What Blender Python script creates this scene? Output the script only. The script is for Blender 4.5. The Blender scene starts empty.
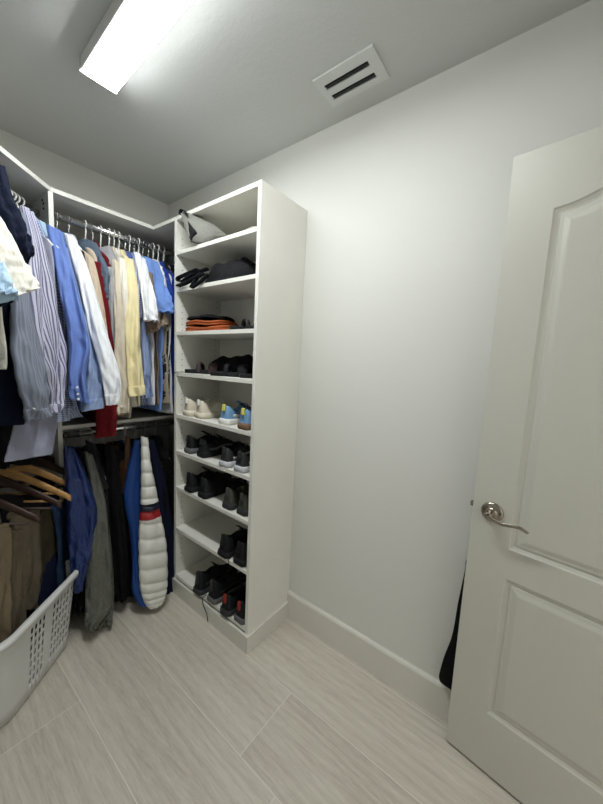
import bpy, bmesh, math, random
from mathutils import Vector, Matrix
random.seed(7)
PI = math.pi
S2 = math.sqrt(.5)
COL = bpy.context.scene.collection

# ------------------------------------------------------------------ camera model (used to read positions off known planes)
FPX, YAW, PITCH, ROLL, CH = 319.3, .9202, .1179, .0491, 1.3915
fw = Vector((math.sin(YAW)*math.cos(PITCH), math.cos(YAW)*math.cos(PITCH), -math.sin(PITCH)))
r0 = Vector((math.cos(YAW), -math.sin(YAW), 0)); u0 = r0.cross(fw)
RT = r0*math.cos(ROLL)+u0*math.sin(ROLL); UP = -r0*math.sin(ROLL)+u0*math.cos(ROLL)
CAM = Vector((0, 0, CH))
def on_plane(px, py, n, d):
    q = fw+RT*((px-301.5)/FPX)-UP*((py-402)/FPX)
    return CAM+q*((d-n.dot(CAM))/n.dot(q))
NB = Vector((0, 1, 0)); ND = Vector((-1, 1, 0))

# ------------------------------------------------------------------ materials
def lin(c):
    return tuple(((v/255)/12.92 if v/255 <= .04045 else ((v/255+.055)/1.055)**2.4) for v in c)+(1,)
class N:
    def __init__(s, name):
        s.m = bpy.data.materials.new(name); s.m.use_nodes = True
        s.t = s.m.node_tree; s.b = s.t.nodes['Principled BSDF']
    def n(s, typ, **k):
        o = s.t.nodes.new(typ)
        for a, v in k.items(): setattr(o, a, v)
        return o
    def l(s, a, b): s.t.links.new(a, b)
    def math(s, op, a, b=None):
        o = s.n('ShaderNodeMath', operation=op)
        for i, v in enumerate((a, b)):
            if v is None: continue
            if isinstance(v, (int, float)): o.inputs[i].default_value = v
            else: s.l(v, o.inputs[i])
        return o.outputs[0]
    def noise(s, scale, vec=None, detail=4, rough=.6):
        o = s.n('ShaderNodeTexNoise'); o.inputs['Scale'].default_value = scale
        o.inputs['Detail'].default_value = detail; o.inputs['Roughness'].default_value = rough
        if vec is not None: s.l(vec, o.inputs['Vector'])
        return o.outputs['Fac']
    def coord(s, k='Object', scale=None):
        c = s.n('ShaderNodeTexCoord').outputs[k]
        if scale:
            m = s.n('ShaderNodeMapping'); m.inputs['Scale'].default_value = scale; s.l(c, m.inputs['Vector']); c = m.outputs[0]
        return c
    def ramp(s, fac, stops, interp='LINEAR'):
        o = s.n('ShaderNodeValToRGB'); o.color_ramp.interpolation = interp
        e = o.color_ramp.elements
        while len(e) < len(stops): e.new(.5)
        for i, (p, c) in enumerate(stops): e[i].position = p; e[i].color = c
        s.l(fac, o.inputs[0]); return o.outputs[0]
    def bump(s, h, strength, dist=.01):
        o = s.n('ShaderNodeBump'); o.inputs['Strength'].default_value = strength; o.inputs['Distance'].default_value = dist
        s.l(h, o.inputs['Height'])
        s.l(o.outputs[0], s.b.inputs['Normal']); return o
def sc(c, k): return tuple(min(1, v*k) for v in c[:3])+(1,)

def paint(name, c, rough=.5, bscale=120, bstr=.06, spec=.4, var=.03):
    q = N(name); co = q.coord()
    q.l(q.ramp(q.noise(3, co), [(.3, sc(lin(c), 1-var)), (.7, sc(lin(c), 1+var))]), q.b.inputs['Base Color'])
    q.b.inputs['Roughness'].default_value = rough; q.b.inputs['Specular IOR Level'].default_value = spec
    if bstr: q.bump(q.noise(bscale, co), bstr, .004)
    return q.m
def fabric(name, c, rough=.85, wr=.5, var=.10, spec=.15, sheen=.0):
    q = N(name); co = q.coord()
    q.l(q.ramp(q.noise(9, co, 6), [(.3, sc(lin(c), 1-var)), (.7, sc(lin(c), 1+var))]), q.b.inputs['Base Color'])
    q.b.inputs['Roughness'].default_value = rough; q.b.inputs['Specular IOR Level'].default_value = spec
    a = q.noise(22, q.coord('Object', (1, 1, .45)), 3); b = q.noise(600, co, 2)
    h = q.math('ADD', a, q.math('MULTIPLY', b, .06))
    q.bump(h, wr*1.6, .014); return q.m
def striped(name, base, line, per=.012, duty=.35, check=False, rough=.85):
    q = N(name); uv = q.n('ShaderNodeTexCoord').outputs['UV']
    sp = q.n('ShaderNodeSeparateXYZ'); q.l(uv, sp.inputs[0])
    def st(a): return q.math('LESS_THAN', q.math('FRACT', q.math('DIVIDE', a, per)), duty)
    f = st(sp.outputs[0])
    if check: f = q.math('MULTIPLY', q.math('ADD', f, st(sp.outputs[1])), .5)
    q.l(q.ramp(f, [(0, lin(base)), (1, lin(line))]), q.b.inputs['Base Color'])
    q.b.inputs['Roughness'].default_value = rough; q.b.inputs['Specular IOR Level'].default_value = .15
    q.bump(q.noise(22, q.coord('Object', (1, 1, .45)), 3), .5, .012); return q.m
def metal(name, c, rough=.3):
    q = N(name); q.b.inputs['Base Color'].default_value = lin(c); q.b.inputs['Metallic'].default_value = 1
    q.b.inputs['Roughness'].default_value = rough
    q.bump(q.noise(300, q.coord()), .03, .001); return q.m

M = {}
def wall_mat(name, c, bs, sc1, rough=.6):
    q = N(name); co = q.coord()
    q.b.inputs['Base Color'].default_value = lin(c); q.b.inputs['Roughness'].default_value = rough
    q.b.inputs['Specular IOR Level'].default_value = .3
    h = q.math('ADD', q.math('MULTIPLY', q.noise(sc1, co, 3), .8), q.math('MULTIPLY', q.noise(sc1*4, co, 3), .35))
    q.bump(h, bs, .004); return q.m
M['wall'] = wall_mat('wall_paint', (216, 216, 211), .16, 22)
M['ceiling'] = wall_mat('ceiling_paint', (198, 200, 198), .30, 55, .8)
M['trim'] = paint('trim_paint', (216, 214, 205), .35, 60, .02)
M['melamine'] = paint('white_melamine', (228, 227, 219), .38, 60, .015)
M['hole'] = paint('dark_hole', (25, 25, 25), .9, 60, 0)
M['vent_dark'] = paint('vent_dark', (38, 38, 40), .6, 60, 0)
M['nickel'] = metal('satin_nickel', (158, 150, 138), .25)
M['chrome'] = metal('rod_chrome', (200, 200, 200), .22)
M['housing'] = paint('fixture_white', (215, 215, 213), .4, 50, 0)
M['plastic'] = paint('white_plastic', (232, 232, 228), .3, 60, 0)
M['basket'] = paint('basket_plastic', (214, 214, 212), .38, 90, .05)
M['rubber_black'] = paint('black_rubber', (22, 22, 22), .6)
q = N('door_paint'); co = q.coord('Object', (1, 1, .03))
q.b.inputs['Base Color'].default_value = lin((195, 194, 184)); q.b.inputs['Roughness'].default_value = .38
q.bump(q.noise(230, co, 4), .22, .003); M['door'] = q.m
q = N('lamp_diffuser'); q.b.inputs['Base Color'].default_value = (1, 1, 1, 1)
q.b.inputs['Emission Color'].default_value = (.968, 1, .995, 1); q.b.inputs['Emission Strength'].default_value = 17
M['lamp'] = q.m
def wood(name, c, rough=.4):
    q = N(name); n_ = q.noise(30, q.coord('Object', (1, 1, 6)), 5)
    q.l(q.ramp(n_, [(.3, sc(lin(c), .7)), (.7, sc(lin(c), 1.2))]), q.b.inputs['Base Color']); q.b.inputs['Roughness'].default_value = rough
    return q.m
M['wood'] = wood('light_wood', (196, 150, 92)); M['darkwood'] = wood('mahogany_wood', (52, 30, 21))

# floor: wood-look tile planks running along y, 0.29 wide and 1.2 long, thin light grout
q = N('plank_tile'); co = q.coord(); sp = q.n('ShaderNodeSeparateXYZ'); q.l(co, sp.inputs[0])
W_, L_ = .2865, 1.2
cx = q.math('DIVIDE', q.math('SUBTRACT', sp.outputs[0], .397-W_), W_)
ci = q.math('FLOOR', cx); fx = q.math('FRACT', cx)
ry = q.math('DIVIDE', q.math('SUBTRACT', sp.outputs[1], q.math('ADD', q.math('ADD', q.math('MULTIPLY', ci, .2835), q.math('MULTIPLY', q.math('LESS_THAN', q.math('ABSOLUTE', q.math('SUBTRACT', ci, 1)), .4), .115)), 1.35)), L_)
fy = q.math('FRACT', ry); ri = q.math('FLOOR', ry)
g = q.math('MAXIMUM', q.math('GREATER_THAN', q.math('ABSOLUTE', q.math('SUBTRACT', fx, .5)), .5-.0013/W_),
           q.math('GREATER_THAN', q.math('ABSOLUTE', q.math('SUBTRACT', fy, .5)), .5-.0013/L_))
pid = q.math('ADD', q.math('MULTIPLY', ci, 3.7), q.math('MULTIPLY', ri, 7.3))
cb = q.n('ShaderNodeCombineXYZ'); q.l(q.math('ADD', sp.outputs[0], pid), cb.inputs[0])
q.l(q.math('ADD', q.math('MULTIPLY', sp.outputs[1], .09), pid), cb.inputs[1]); q.l(pid, cb.inputs[2])
warp = q.n('ShaderNodeVectorMath', operation='ADD'); q.l(cb.outputs[0], warp.inputs[0])
nz = q.n('ShaderNodeTexNoise'); nz.inputs['Scale'].default_value = 5; q.l(cb.outputs[0], nz.inputs['Vector'])
wm = q.n('ShaderNodeVectorMath', operation='SCALE'); q.l(nz.outputs['Color'], wm.inputs[0]); wm.inputs['Scale'].default_value = .10
q.l(wm.outputs[0], warp.inputs[1])
a = q.noise(150, warp.outputs[0], 9, .75); b = q.noise(12, warp.outputs[0], 3)
wv = q.n('ShaderNodeTexWave'); wv.bands_direction = 'X'; wv.inputs['Scale'].default_value = 9; wv.inputs['Distortion'].default_value = 7
wv.inputs['Detail'].default_value = 3; wv.inputs['Detail Scale'].default_value = 1.2; q.l(warp.outputs[0], wv.inputs['Vector'])
mix = q.math('ADD', q.math('ADD', q.math('MULTIPLY', a, .60), q.math('MULTIPLY', b, .33)), q.math('MULTIPLY', wv.outputs['Fac'], .07))
base = q.ramp(mix, [(.32, lin((172, 163, 150))), (.50, lin((196, 189, 176))), (.68, lin((212, 206, 195)))])
mx = q.n('ShaderNodeMix', data_type='RGBA'); q.l(g, mx.inputs[0]); q.l(base, mx.inputs[6]); mx.inputs[7].default_value = lin((220, 215, 205))
q.l(mx.outputs[2], q.b.inputs['Base Color']); q.b.inputs['Roughness'].default_value = .48
q.bump(q.math('SUBTRACT', q.math('MULTIPLY', a, .25), g), .25, .002); M['floor'] = q.m

# ------------------------------------------------------------------ mesh helpers
class MB:
    def __init__(s): s.v = []; s.f = []; s.mi = []; s.uv = []
    def add(s, vs, fs, mi=0):
        o = len(s.v); s.v += [Vector(v) for v in vs]; s.f += [tuple(i+o for i in f) for f in fs]; s.mi += [mi]*len(fs)
    def box(s, a, b, mi=0):
        x0, y0, z0 = a; x1, y1, z1 = b
        s.add([(x0, y0, z0), (x1, y0, z0), (x1, y1, z0), (x0, y1, z0), (x0, y0, z1), (x1, y0, z1), (x1, y1, z1), (x0, y1, z1)],
              [(0, 3, 2, 1), (4, 5, 6, 7), (0, 1, 5, 4), (1, 2, 6, 5), (2, 3, 7, 6), (3, 0, 4, 7)], mi)
    def obox(s, c, ax, ay, az, mi=0):
        c, ax, ay, az = map(Vector, (c, ax, ay, az))
        vs = [c+ax*i+ay*j+az*k for k in (-1, 1) for i, j in ((-1, -1), (1, -1), (1, 1), (-1, 1))]
        s.add(vs, [(0, 3, 2, 1), (4, 5, 6, 7), (0, 1, 5, 4), (1, 2, 6, 5), (2, 3, 7, 6), (3, 0, 4, 7)], mi)
    def prism(s, pts, z0, z1, mi=0):
        n = len(pts)
        s.add([(p[0], p[1], z0) for p in pts]+[(p[0], p[1], z1) for p in pts],
              [tuple(reversed(range(n))), tuple(range(n, 2*n))]+[(i, (i+1) % n, n+(i+1) % n, n+i) for i in range(n)], mi)
    def rings(s, rings, close=True, cap=True, mi=0):
        n = len(rings[0]); vs = [p for r in rings for p in r]; fs = []
        for i in range(len(rings)-1):
            for j in range(n if close else n-1):
                k = (j+1) % n; fs.append((i*n+j, i*n+k, (i+1)*n+k, (i+1)*n+j))
        if cap: fs.append(tuple(reversed(range(n)))); fs.append(tuple((len(rings)-1)*n+j for j in range(n)))
        s.add(vs, fs, mi)
    def tube(s, path, r, n=10, mi=0):
        P = [Vector(p) for p in path]; R = r if isinstance(r, (list, tuple)) else [r]*len(P)
        rr = []; up = None
        for i, p in enumerate(P):
            t = (P[min(i+1, len(P)-1)]-P[max(i-1, 0)]).normalized()
            if up is None: up = t.orthogonal().normalized()
            up = (up-t*up.dot(t)).normalized(); w = t.cross(up)
            rad = R[i] if isinstance(R[i], (tuple, list)) else (R[i], R[i])
            rr.append([p+up*math.cos(2*PI*k/n)*rad[0]+w*math.sin(2*PI*k/n)*rad[1] for k in range(n)])
        s.rings(rr, mi=mi)
    def build(s, name, mats, parent=None, smooth=False, world=True, bevel=0, loc=None):
        me = bpy.data.meshes.new(name); off = Vector((0, 0, 0))
        if parent and world:
            q = parent
            while q: off += q.location; q = q.parent
        if loc: off = Vector(loc)
        me.from_pydata([v-off for v in s.v], [], s.f); me.update()
        for m in (mats if isinstance(mats, list) else [mats]): me.materials.append(m)
        for p, i in zip(me.polygons, s.mi): p.material_index = i; p.use_smooth = smooth
        bm = bmesh.new(); bm.from_mesh(me); bmesh.ops.recalc_face_normals(bm, faces=bm.faces); bm.to_mesh(me); bm.free()
        o = bpy.data.objects.new(name, me); COL.objects.link(o)
        if parent: o.parent = parent
        if loc: o.location = loc
        if bevel:
            b = o.modifiers.new('bevel', 'BEVEL'); b.width = bevel; b.segments = 2; b.limit_method = 'ANGLE'
        return o
def empty(name, loc): 
    o = bpy.data.objects.new(name, None); COL.objects.link(o); o.location = loc; o.empty_display_size = .05; return o
def tag(o, label=None, cat=None, group=None, kind=None):
    for k, v in (('label', label), ('category', cat), ('group', group), ('kind', kind)):
        if v: o[k] = v
    return o
def cr(P, t):       # Catmull-Rom through a list of tuples
    n = len(P)-1; x = min(max(t, 0), 1)*n; i = min(int(x), n-1); f = x-i
    a, b, c, d = P[max(i-1, 0)], P[i], P[i+1], P[min(i+2, n)]
    return .5*((2*b)+(c-a)*f+(2*a-5*b+4*c-d)*f*f+(3*b-a-3*c+d)*f*f*f)

# ------------------------------------------------------------------ cloth loft: a closed soft tube between two edge curves
def loft(L, R, TH, seed=0, nu=44, nv=46, v0=0, v1=1, infl=0, amp=.012, freq=3.2, ramp0=.25, quilt=0, qamp=.006, gather=0, hollow=True, exp=.8):
    rnd = random.Random(seed); ph = [rnd.uniform(0, 6.28) for _ in range(8)]
    H = [Vector((t, 0, 0)) for t in TH]
    mb = MB(); rings = []; uvs = []
    length = sum((L[i+1]-L[i]).length for i in range(len(L)-1)) or .1
    def ring(v, inset=0):
        l, r_, th = cr(L, v), cr(R, v), cr(H, v)[0]
        c = (l+r_)/2; a = (r_-l)/2
        e = .02; t = (cr(L, v+e)+cr(R, v+e)-cr(L, v-e)-cr(R, v-e)).normalized()
        hw = max(a.length, .004); an = a.normalized(); n = an.cross(t).normalized()
        hw += infl-inset; th = max(th+infl-inset, .002)
        hw *= 1+(0 if quilt else .035)*math.sin(v*9+ph[0])*(0 if v < .05 else 1)
        if quilt:
            qz = abs(math.sin(PI*v*quilt)); th += qamp*(qz**.42-.5); hw += qamp*.22*(qz**.42-.5)
        k = ramp0+(1-ramp0)*min(1, v*1.6)
        pts = []
        for j in range(nu):
            p = 2*PI*j/nu; cs, sn = math.cos(p), math.sin(p)
            x = math.copysign(abs(cs)**exp, cs); y = math.copysign(abs(sn)**exp, sn)
            edge = 1-abs(x)**6
            rg_ = 1-2*abs(math.sin(freq*x*1.2+ph[1]+1.3*math.sin(v*4+ph[2])+v*2.2))**.7
            w = amp*k*(rg_*.8+math.sin(freq*x*4.3+ph[3]+v*3)*.35)
            w += amp*.40*math.sin(v*19+x*3+ph[4]+2.5*math.sin(v*6+x*2))*k+amp*.30*math.sin(v*41-x*5+ph[6])*k*math.sin(v*8+ph[7])
            w2 = amp*.7*k*math.sin(freq*1.7*x+ph[5]+v*2.2)*(1 if y > 0 else -1)
            if gather and v > gather: w2 += .003*math.sin(x*26)
            off = th*y+(w*(.55+.45*edge)+w2*edge)*(.35 if hw < .02 else 1)
            pts.append(c+an*hw*x+n*off)
        return pts, hw
    for i in range(nv+1):
        v = v0+(v1-v0)*i/nv; p, hw = ring(v); rings.append(p); uvs.append((hw, v*length))
    if hollow:      # the open end folds back inside the tube
        for iv, ins in ((0, .0015), (1, .003), (3, .004)):
            v = v0+(v1-v0)*(nv-iv)/nv; p, hw = ring(v, ins); rings.append(p); uvs.append((hw, v*length))
    mb.rings(rings); hm = sum(u[0] for u in uvs)/len(uvs); mb.uvinfo = ([(hm, v) for _, v in uvs], nu)
    return mb
def build_loft(mb, name, mat, parent, **k):
    o = mb.build(name, mat, parent, smooth=True, **k)
    uvs, nu = mb.uvinfo; me = o.data; ul = me.uv_layers.new(name='UVMap')
    for p in me.polygons:
        js = [me.loops[li].vertex_index % nu for li in p.loop_indices]
        wrap = max(js)-min(js) > nu/2
        for li, j in zip(p.loop_indices, js):
            vi = me.loops[li].vertex_index; hw, vv = uvs[min(vi//nu, len(uvs)-1)]
            ul.data[li].uv = (hw*math.copysign(abs(math.cos(2*PI*j/nu))**.8, math.cos(2*PI*j/nu))+1, vv)
    return o

# ------------------------------------------------------------------ the room
XW, YB, H = 1.2927, 2.246, 2.458
YF = -.62
poly = [(XW, YF), (XW, YB), (.34, YB), (-.9, 1.005), (-.9, YF)]
def struct(name, mb, mat, **k): o = mb.build(name, mat, **k); o['kind'] = 'structure'; return o
m = MB(); m.prism(poly, -.05, 0); struct('floor', m, M['floor'])
m = MB(); m.prism(poly, H, H+.05); struct('ceiling', m, M['ceiling'])
def wallseg(name, a, b):
    a, b = Vector((*a, 0)), Vector((*b, 0)); d = (b-a).normalized(); n = Vector((-d.y, d.x, 0))*.06
    m = MB(); m.prism([a, b, b+n, a+n], 0, H); struct(name, m, M['wall'])
wallseg('wall_right', (XW, YB), (XW, YF)); wallseg('wall_back', (.34, YB), (XW, YB))
wallseg('wall_corner', (-.9, 1.005), (.34, YB)); wallseg('wall_left', (-.9, YF), (-.9, 1.005))
m = MB(); m.box((1.112, YF-.1, 0), (XW, YF, H)); m.box((-.9, YF-.1, 0), (.335, YF, H)); m.box((.335, YF-.1, 2.06), (1.112, YF, H)); struct('wall_front', m, M['wall'])
m = MB(); m.box((.325, YF-.11, 0), (.345, YF-.0, 2.06)); m.box((1.112, YF-.11, 0), (1.125, YF-.04, 2.06)); m.box((.345, YF-.11, 2.045), (1.112, YF, 2.065)); struct('trim_1', m, M['trim'])
m = MB(); m.box((-1.2, YF-1.6, -.05), (2.4, YF, -.0005)); struct('floor_hall', m, M['floor'])
def base(name, prof_pts, a, b, inward):
    a, b, w = Vector((*a, 0)), Vector((*b, 0)), Vector((*inward, 0))
    m = MB(); m.rings([[p+w*q[0]+Vector((0, 0, q[1])) for q in prof_pts] for p in (a, b)]); struct(name, m, M['trim'])
prof = [(0, 0), (.0155, 0), (.0155, .132), (.012, .140), (.006, .1452), (0, .1455)]
base('baseboard_right', prof, (XW, YF), (XW, 1.0055), (-1, 0))
base('baseboard_left', prof, (-.9, YF), (-.9, 1.0), (1, 0))
base('baseboard_back', prof, (.36, YB), (XW, YB), (0, -1))

# ------------------------------------------------------------------ door (open, moulded two-panel with arched top panel)
A_ = -.1263; de = Vector((1.2045, .1544, 0)); dd = Vector((math.sin(A_), -math.cos(A_), 0)); dn = Vector((dd.y, -dd.x, 0))
if dn.x > 0: dn = -dn            # dn faces the camera
DW, DH, DT = .762, 2.035, .035
door = empty('door_1', de); door['kind'] = 'structure'
def dp(u, z, d=0): return de+dd*u+dn*d+Vector((0, 0, z))
def panel_outline(u0, u1, z0, z1, arch, ins, n=40):
    a, b, c, d = u0+ins, u1-ins, z0+ins, z1-ins; pts = [(a, c)]
    pts += [(a+(b-a)*i/8, c) for i in range(1, 9)]
    pts += [(b, c+(d-c)*i/8) for i in range(1, 9)]
    for i in range(1, n+1):
        t = i/n; pts.append((b-(b-a)*t, d+arch*math.sin(PI*t)**2))
    pts += [(a, d-(d-c)*i/8) for i in range(1, 8)]
    return pts
bm = bmesh.new()
def bloop(pts, d=0):
    vs = [bm.verts.new(dp(u, z, d)-de) for u, z in pts]; es = [bm.edges.new((vs[i], vs[(i+1) % len(vs)])) for i in range(len(vs))]; return vs, es
outer, oe = bloop([(0, .012), (DW, .012), (DW, DH+.01), (0, DH+.01)])
edges = list(oe); ps = []
PANELS = [(.116, DW-.116, .831, 1.867, .075), (.116, DW-.116, .231, .731, 0)]
for P_ in PANELS:
    vs, es = bloop(panel_outline(*P_, 0)); edges += es; ps.append((P_, vs))
bmesh.ops.triangle_fill(bm, use_beauty=True, use_dissolve=False, edges=edges)
for P_, vs in ps:
    prev = vs
    for ins, d in ((.004, -.004), (.012, -.0075), (.018, -.0080), (.0195, -.0045), (.028, -.0035), (.040, .0005), (.044, .0012)):
        cur = [bm.verts.new(dp(u, z, d)-de) for u, z in panel_outline(*P_, ins)]
        for i in range(len(cur)):
            j = (i+1) % len(cur); bm.faces.new((prev[i], prev[j], cur[j], cur[i]))
        prev = cur
    bm.faces.new(prev)
back = [bm.verts.new(dp(u, z, -DT)-de) for u, z in ((0, .012), (DW, .012), (DW, DH+.01), (0, DH+.01))]
bm.faces.new(list(reversed(back)))
for i in range(4):
    j = (i+1) % 4; bm.faces.new((outer[i], back[i], back[j], outer[j]))
bmesh.ops.recalc_face_normals(bm, faces=bm.faces)
me = bpy.data.meshes.new('door_slab'); bm.to_mesh(me); bm.free(); me.materials.append(M['door'])
o = bpy.data.objects.new('door_slab', me); COL.objects.link(o); o.parent = door
hz, hu = .937, .059
hd = MB(); rr = []
for rad, d in ((.033, 0), (.033, .004), (.031, .0075), (.024, .0095), (.0135, .011), (.012, .018), (.0115, .042), (.0125, .046), (.009, .052), (.001, .0535)):
    rr.append([dp(hu+rad*math.cos(2*PI*k/36), hz+rad*math.sin(2*PI*k/36), d) for k in range(36)])
hd.rings(rr); handle = hd.build('door_handle', M['nickel'], door, smooth=True)
lv = MB(); pts = []; rad = []
for i in range(25):
    t = i/24; u = hu-.004+.112*t; z = hz-.009*math.sin(PI*min(1, t*1.25))+.004*math.sin(PI*max(0, t-.4)/.6)-.013*t**3
    pts.append(dp(u, z, .046+.006*math.sin(PI*t))); rad.append((.0055*(1-.2*t), .0105-.0050*t) if t < .97 else (.003, .004))
lv.tube(pts, rad, 14); lv.build('lever', M['nickel'], handle, smooth=True)
rl = MB(); rl.tube([dp(hu, hz, -DT), dp(hu, hz, -DT-.022)], .012, 16); rl.tube([dp(hu, hz, -DT-.02), dp(hu+.05, hz-.003, -DT-.024), dp(hu+.10, hz-.008, -DT-.02)], .006, 12); rl.build('door_handle', M['nickel'], door, smooth=True)
kb = MB(); kb.tube([dp(hu, hz+.008, .053), dp(hu, hz+.008, .0545)], .003, 10); kb.build('privacy_pin', M['vent_dark'], handle)
lt = MB(); lt.obox(dp(-.0005, .94, -.0175), dd*.001, dn*.0125, Vector((0, 0, .028))); lt.obox(dp(-.006, .94, -.0175), dd*.006, dn*.006, Vector((0, 0, .008)))
lt.build('latch', M['nickel'], door)
for z in (.2, 1.02, 1.84):
    hg = MB(); hg.tube([dp(DW+.004, z-.045, .004), dp(DW+.004, z+.045, .004)], .006, 12); hg.obox(dp(DW-.002, z, -.004), dd*.003, dn*.012, Vector((0, 0, .044))); hg.build('hinge', M['nickel'], door)

# ------------------------------------------------------------------ ceiling light and vent
cl = empty('ceiling_light', (.56, 1.458, H)); tag(cl, 'long white ceiling light with a glowing rectangular diffuser', 'light')
x0_, x1_, y0_, y1_ = .503, .622, .30, 1.458
m = MB(); m.box((x0_, y0_, 2.412), (x1_, y1_, H-.0005)); m.box((x0_-.004, y1_, 2.404), (x1_+.004, y1_+.006, H-.0005)); m.box((x0_-.004, y0_-.006, 2.404), (x1_+.004, y0_, H-.0005))
m.build('housing', M['housing'], cl, bevel=.002)
m = MB(); m.box((x0_+.013, y0_+.003, 2.4015), (x1_-.002, y1_-.002, 2.4125)); m.build('diffuser', M['lamp'], cl, bevel=.003); cl.rotation_euler = (0, 0, -.033)
av = empty('air_vent', (1.128, .703, H)); tag(av, 'white rectangular ceiling vent with two dark slots', 'vent')
m = MB(); xs = []; zt, zb = H-.0005, H-.008
m.box((1.055, .58, zb), (1.2, .618, zt)); m.box((1.055, .80, zb), (1.2, .826, zt))
for a, b in ((1.055, 1.094), (1.118, 1.147), (1.171, 1.2)): m.box((a, .618, zb), (b, .80, zt))
m.build('face_plate', paint('vent_white', (204, 206, 204), .5, 50, 0), av)
for a, b in ((1.094, 1.118), (1.147, 1.171)):
    m = MB(); m.box((a, .618, H-.0025), (b, .80, H-.0008)); m.build('slot', M['vent_dark'], av)
    m = MB(); m.box((a+.008, .618, H-.0075), (a+.0095, .80, H-.0025)); m.build('vane', M['vent_dark'], av)

# ------------------------------------------------------------------ shoe tower
T = .019; XC, YC, YL, HT = .982, 1.0055, 1.645, 2.1266
SH = [1.9325, 1.7425, 1.515, 1.294, 1.059, .851, .637, .389, .093]
tw = empty('shoe_cabinet', (1.13, 1.32, 0)); tag(tw, 'tall white open shoe cabinet with nine shelves against the wall', 'cabinet')
m = MB(); m.box((XC, YC, .0), (XW-.001, YC+T, HT)); m.build('side_panel', M['melamine'], tw, bevel=.0008)
m = MB(); m.box((XC, YL-T, 0), (XW-.001, YL, HT-T)); 
for xx in (XC+.035, XW-.05):
    z = .2
    while z < 2.05:
        m.add([(xx+.0026*math.cos(2*PI*k/8), YL-T-.0004, z+.0026*math.sin(2*PI*k/8)) for k in range(8)], [tuple(range(8))], 1); z += .032
m.build('side_panel', [M['melamine'], M['hole']], tw)
m = MB(); m.box((XW-.018, YC+T, 0), (XW-.001, YL-T, HT-T)); m.build('back_panel', M['melamine'], tw)
m = MB(); m.box((XC, YC+T, HT-T), (XW-.001, YL, HT)); m.build('top_panel', M['melamine'], tw, bevel=.0008)
for s in SH:
    m = MB(); m.box((XC+.001, YC+T, s), (XW-.018, YL-T, s+T)); m.build('shelf', M['melamine'], tw, bevel=.0008)
m = MB(); m.box((XC-.013, YC-.013, 0), (XC, YL, .088)); m.box((XC, YC-.013, 0), (XW-.016, YC, .088)); m.build('plinth', M['trim'], tw)

# ------------------------------------------------------------------ closet: top shelf round the corner, uprights, rods
YS, XK = 1.861, .497
ts = empty('closet_top_shelf', (.8, 2.05, HT)); tag(ts, 'white top shelf running across the back wall above the hanging shirts', 'shelf')
m = MB(); m.prism([(XK+.0095, YS), (XC, YS), (XC, YL+.001), (XW-.001, YL+.001), (XW-.001, YB-.001), (XK+.0095, YB-.001)], HT-T, HT); m.build('board', M['melamine'], ts, bevel=.0008)
m = MB(); m.box((XK+.02, YB-.02, HT-T-.07), (XW-.02, YB-.001, HT-T)); m.build('cleat', M['melamine'], ts)
ct = empty('corner_top_shelf', (.2, 1.6, HT)); tag(ct, 'white angled top shelf in the left corner above the striped shirts', 'shelf')
m = MB(); m.prism([(XK+.009, YS-.0), (XK+.009, YB-.002), (.345, YB-.002), (-.30, 1.60), (-.03, 1.334)], HT-T, HT); m.build('board', M['melamine'], ct, bevel=.0008)
up = empty('closet_divider', (XK+.0095, 2.05, 0)); tag(up, 'white upright panel between the corner section and the back section', 'panel')
m = MB(); m.box((XK, YS, 0), (XK+T, YB-.001, HT-T-.0005)); m.build('upright', M['melamine'], up, bevel=.0008)
m = MB()
for yy, zz in ((1.925, 2.068), (1.925, 2.045), (1.94, 2.085)): m.tube([(XK-.003, yy, zz), (XK+.001, yy, zz)], .005, 10)
m.build('screw', M['vent_dark'], up)
u2 = empty('closet_divider', (-.2, 1.39, 0)); tag(u2, 'white upright panel at the far left end of the corner section', 'panel')
m = MB(); e_ = Vector((-.165, 1.345, 0)); dw_ = Vector((S2, -S2, 0)); dr_ = Vector((-S2, -S2, 0))*T
m.prism([e_+dw_*.105, e_+dw_*.105+dr_, e_-dw_*.277+dr_, e_-dw_*.277], 0, HT-T-.0005); m.build('upright', M['melamine'], u2)
ms = empty('closet_middle_shelf', (.75, 2.05, 1.03)); tag(ms, 'white shelf board below the upper hanging shirts', 'shelf')
m = MB(); m.box((XK+T+.001, YS+.005, 1.012), (XW-.001, YB-.001, 1.031)); m.build('board', M['melamine'], ms, bevel=.0008)
RU, RL, YR = 2.04, .965, 1.945
def rod(a, b, label, z, name='closet_rod'):
    a, b = Vector((*a, z)), Vector((*b, z)); e = empty(name, (a+b)/2); tag(e, label, 'rod', 'chrome hanging rods')
    d = (b-a).normalized(); m = MB(); n = Vector((-d.y, d.x, 0)); rr = []
    for p in (a, b): rr.append([p+n*.0075*math.cos(2*PI*k/20)+Vector((0, 0, .0145*math.sin(2*PI*k/20))) for k in range(20)])
    m.rings(rr); m.build('bar', M['chrome'], e, smooth=True)
    for p, s in ((a, 1), (b, -1)):
        m = MB(); m.rings([[p+d*s*q+n*.016*math.cos(2*PI*k/20)+Vector((0, 0, .024*math.sin(2*PI*k/20))) for k in range(20)] for q in (0.0, .007)]); m.build('bracket', M['chrome'], e)
rod((XK+T, YR), (XW-.002, YR), 'upper chrome rod on the back wall holding the shirts', RU)
rod((XK+T, YR), (XW-.002, YR), 'lower chrome rod on the back wall holding the jackets', RL)
rod((-.16, 1.35), (.487, 1.997), 'upper chrome rod of the left corner section holding the striped shirts', RU)
rod((-.16, 1.35), (.487, 1.997), 'lower chrome rod of the left corner section holding the trousers', RL)

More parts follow.
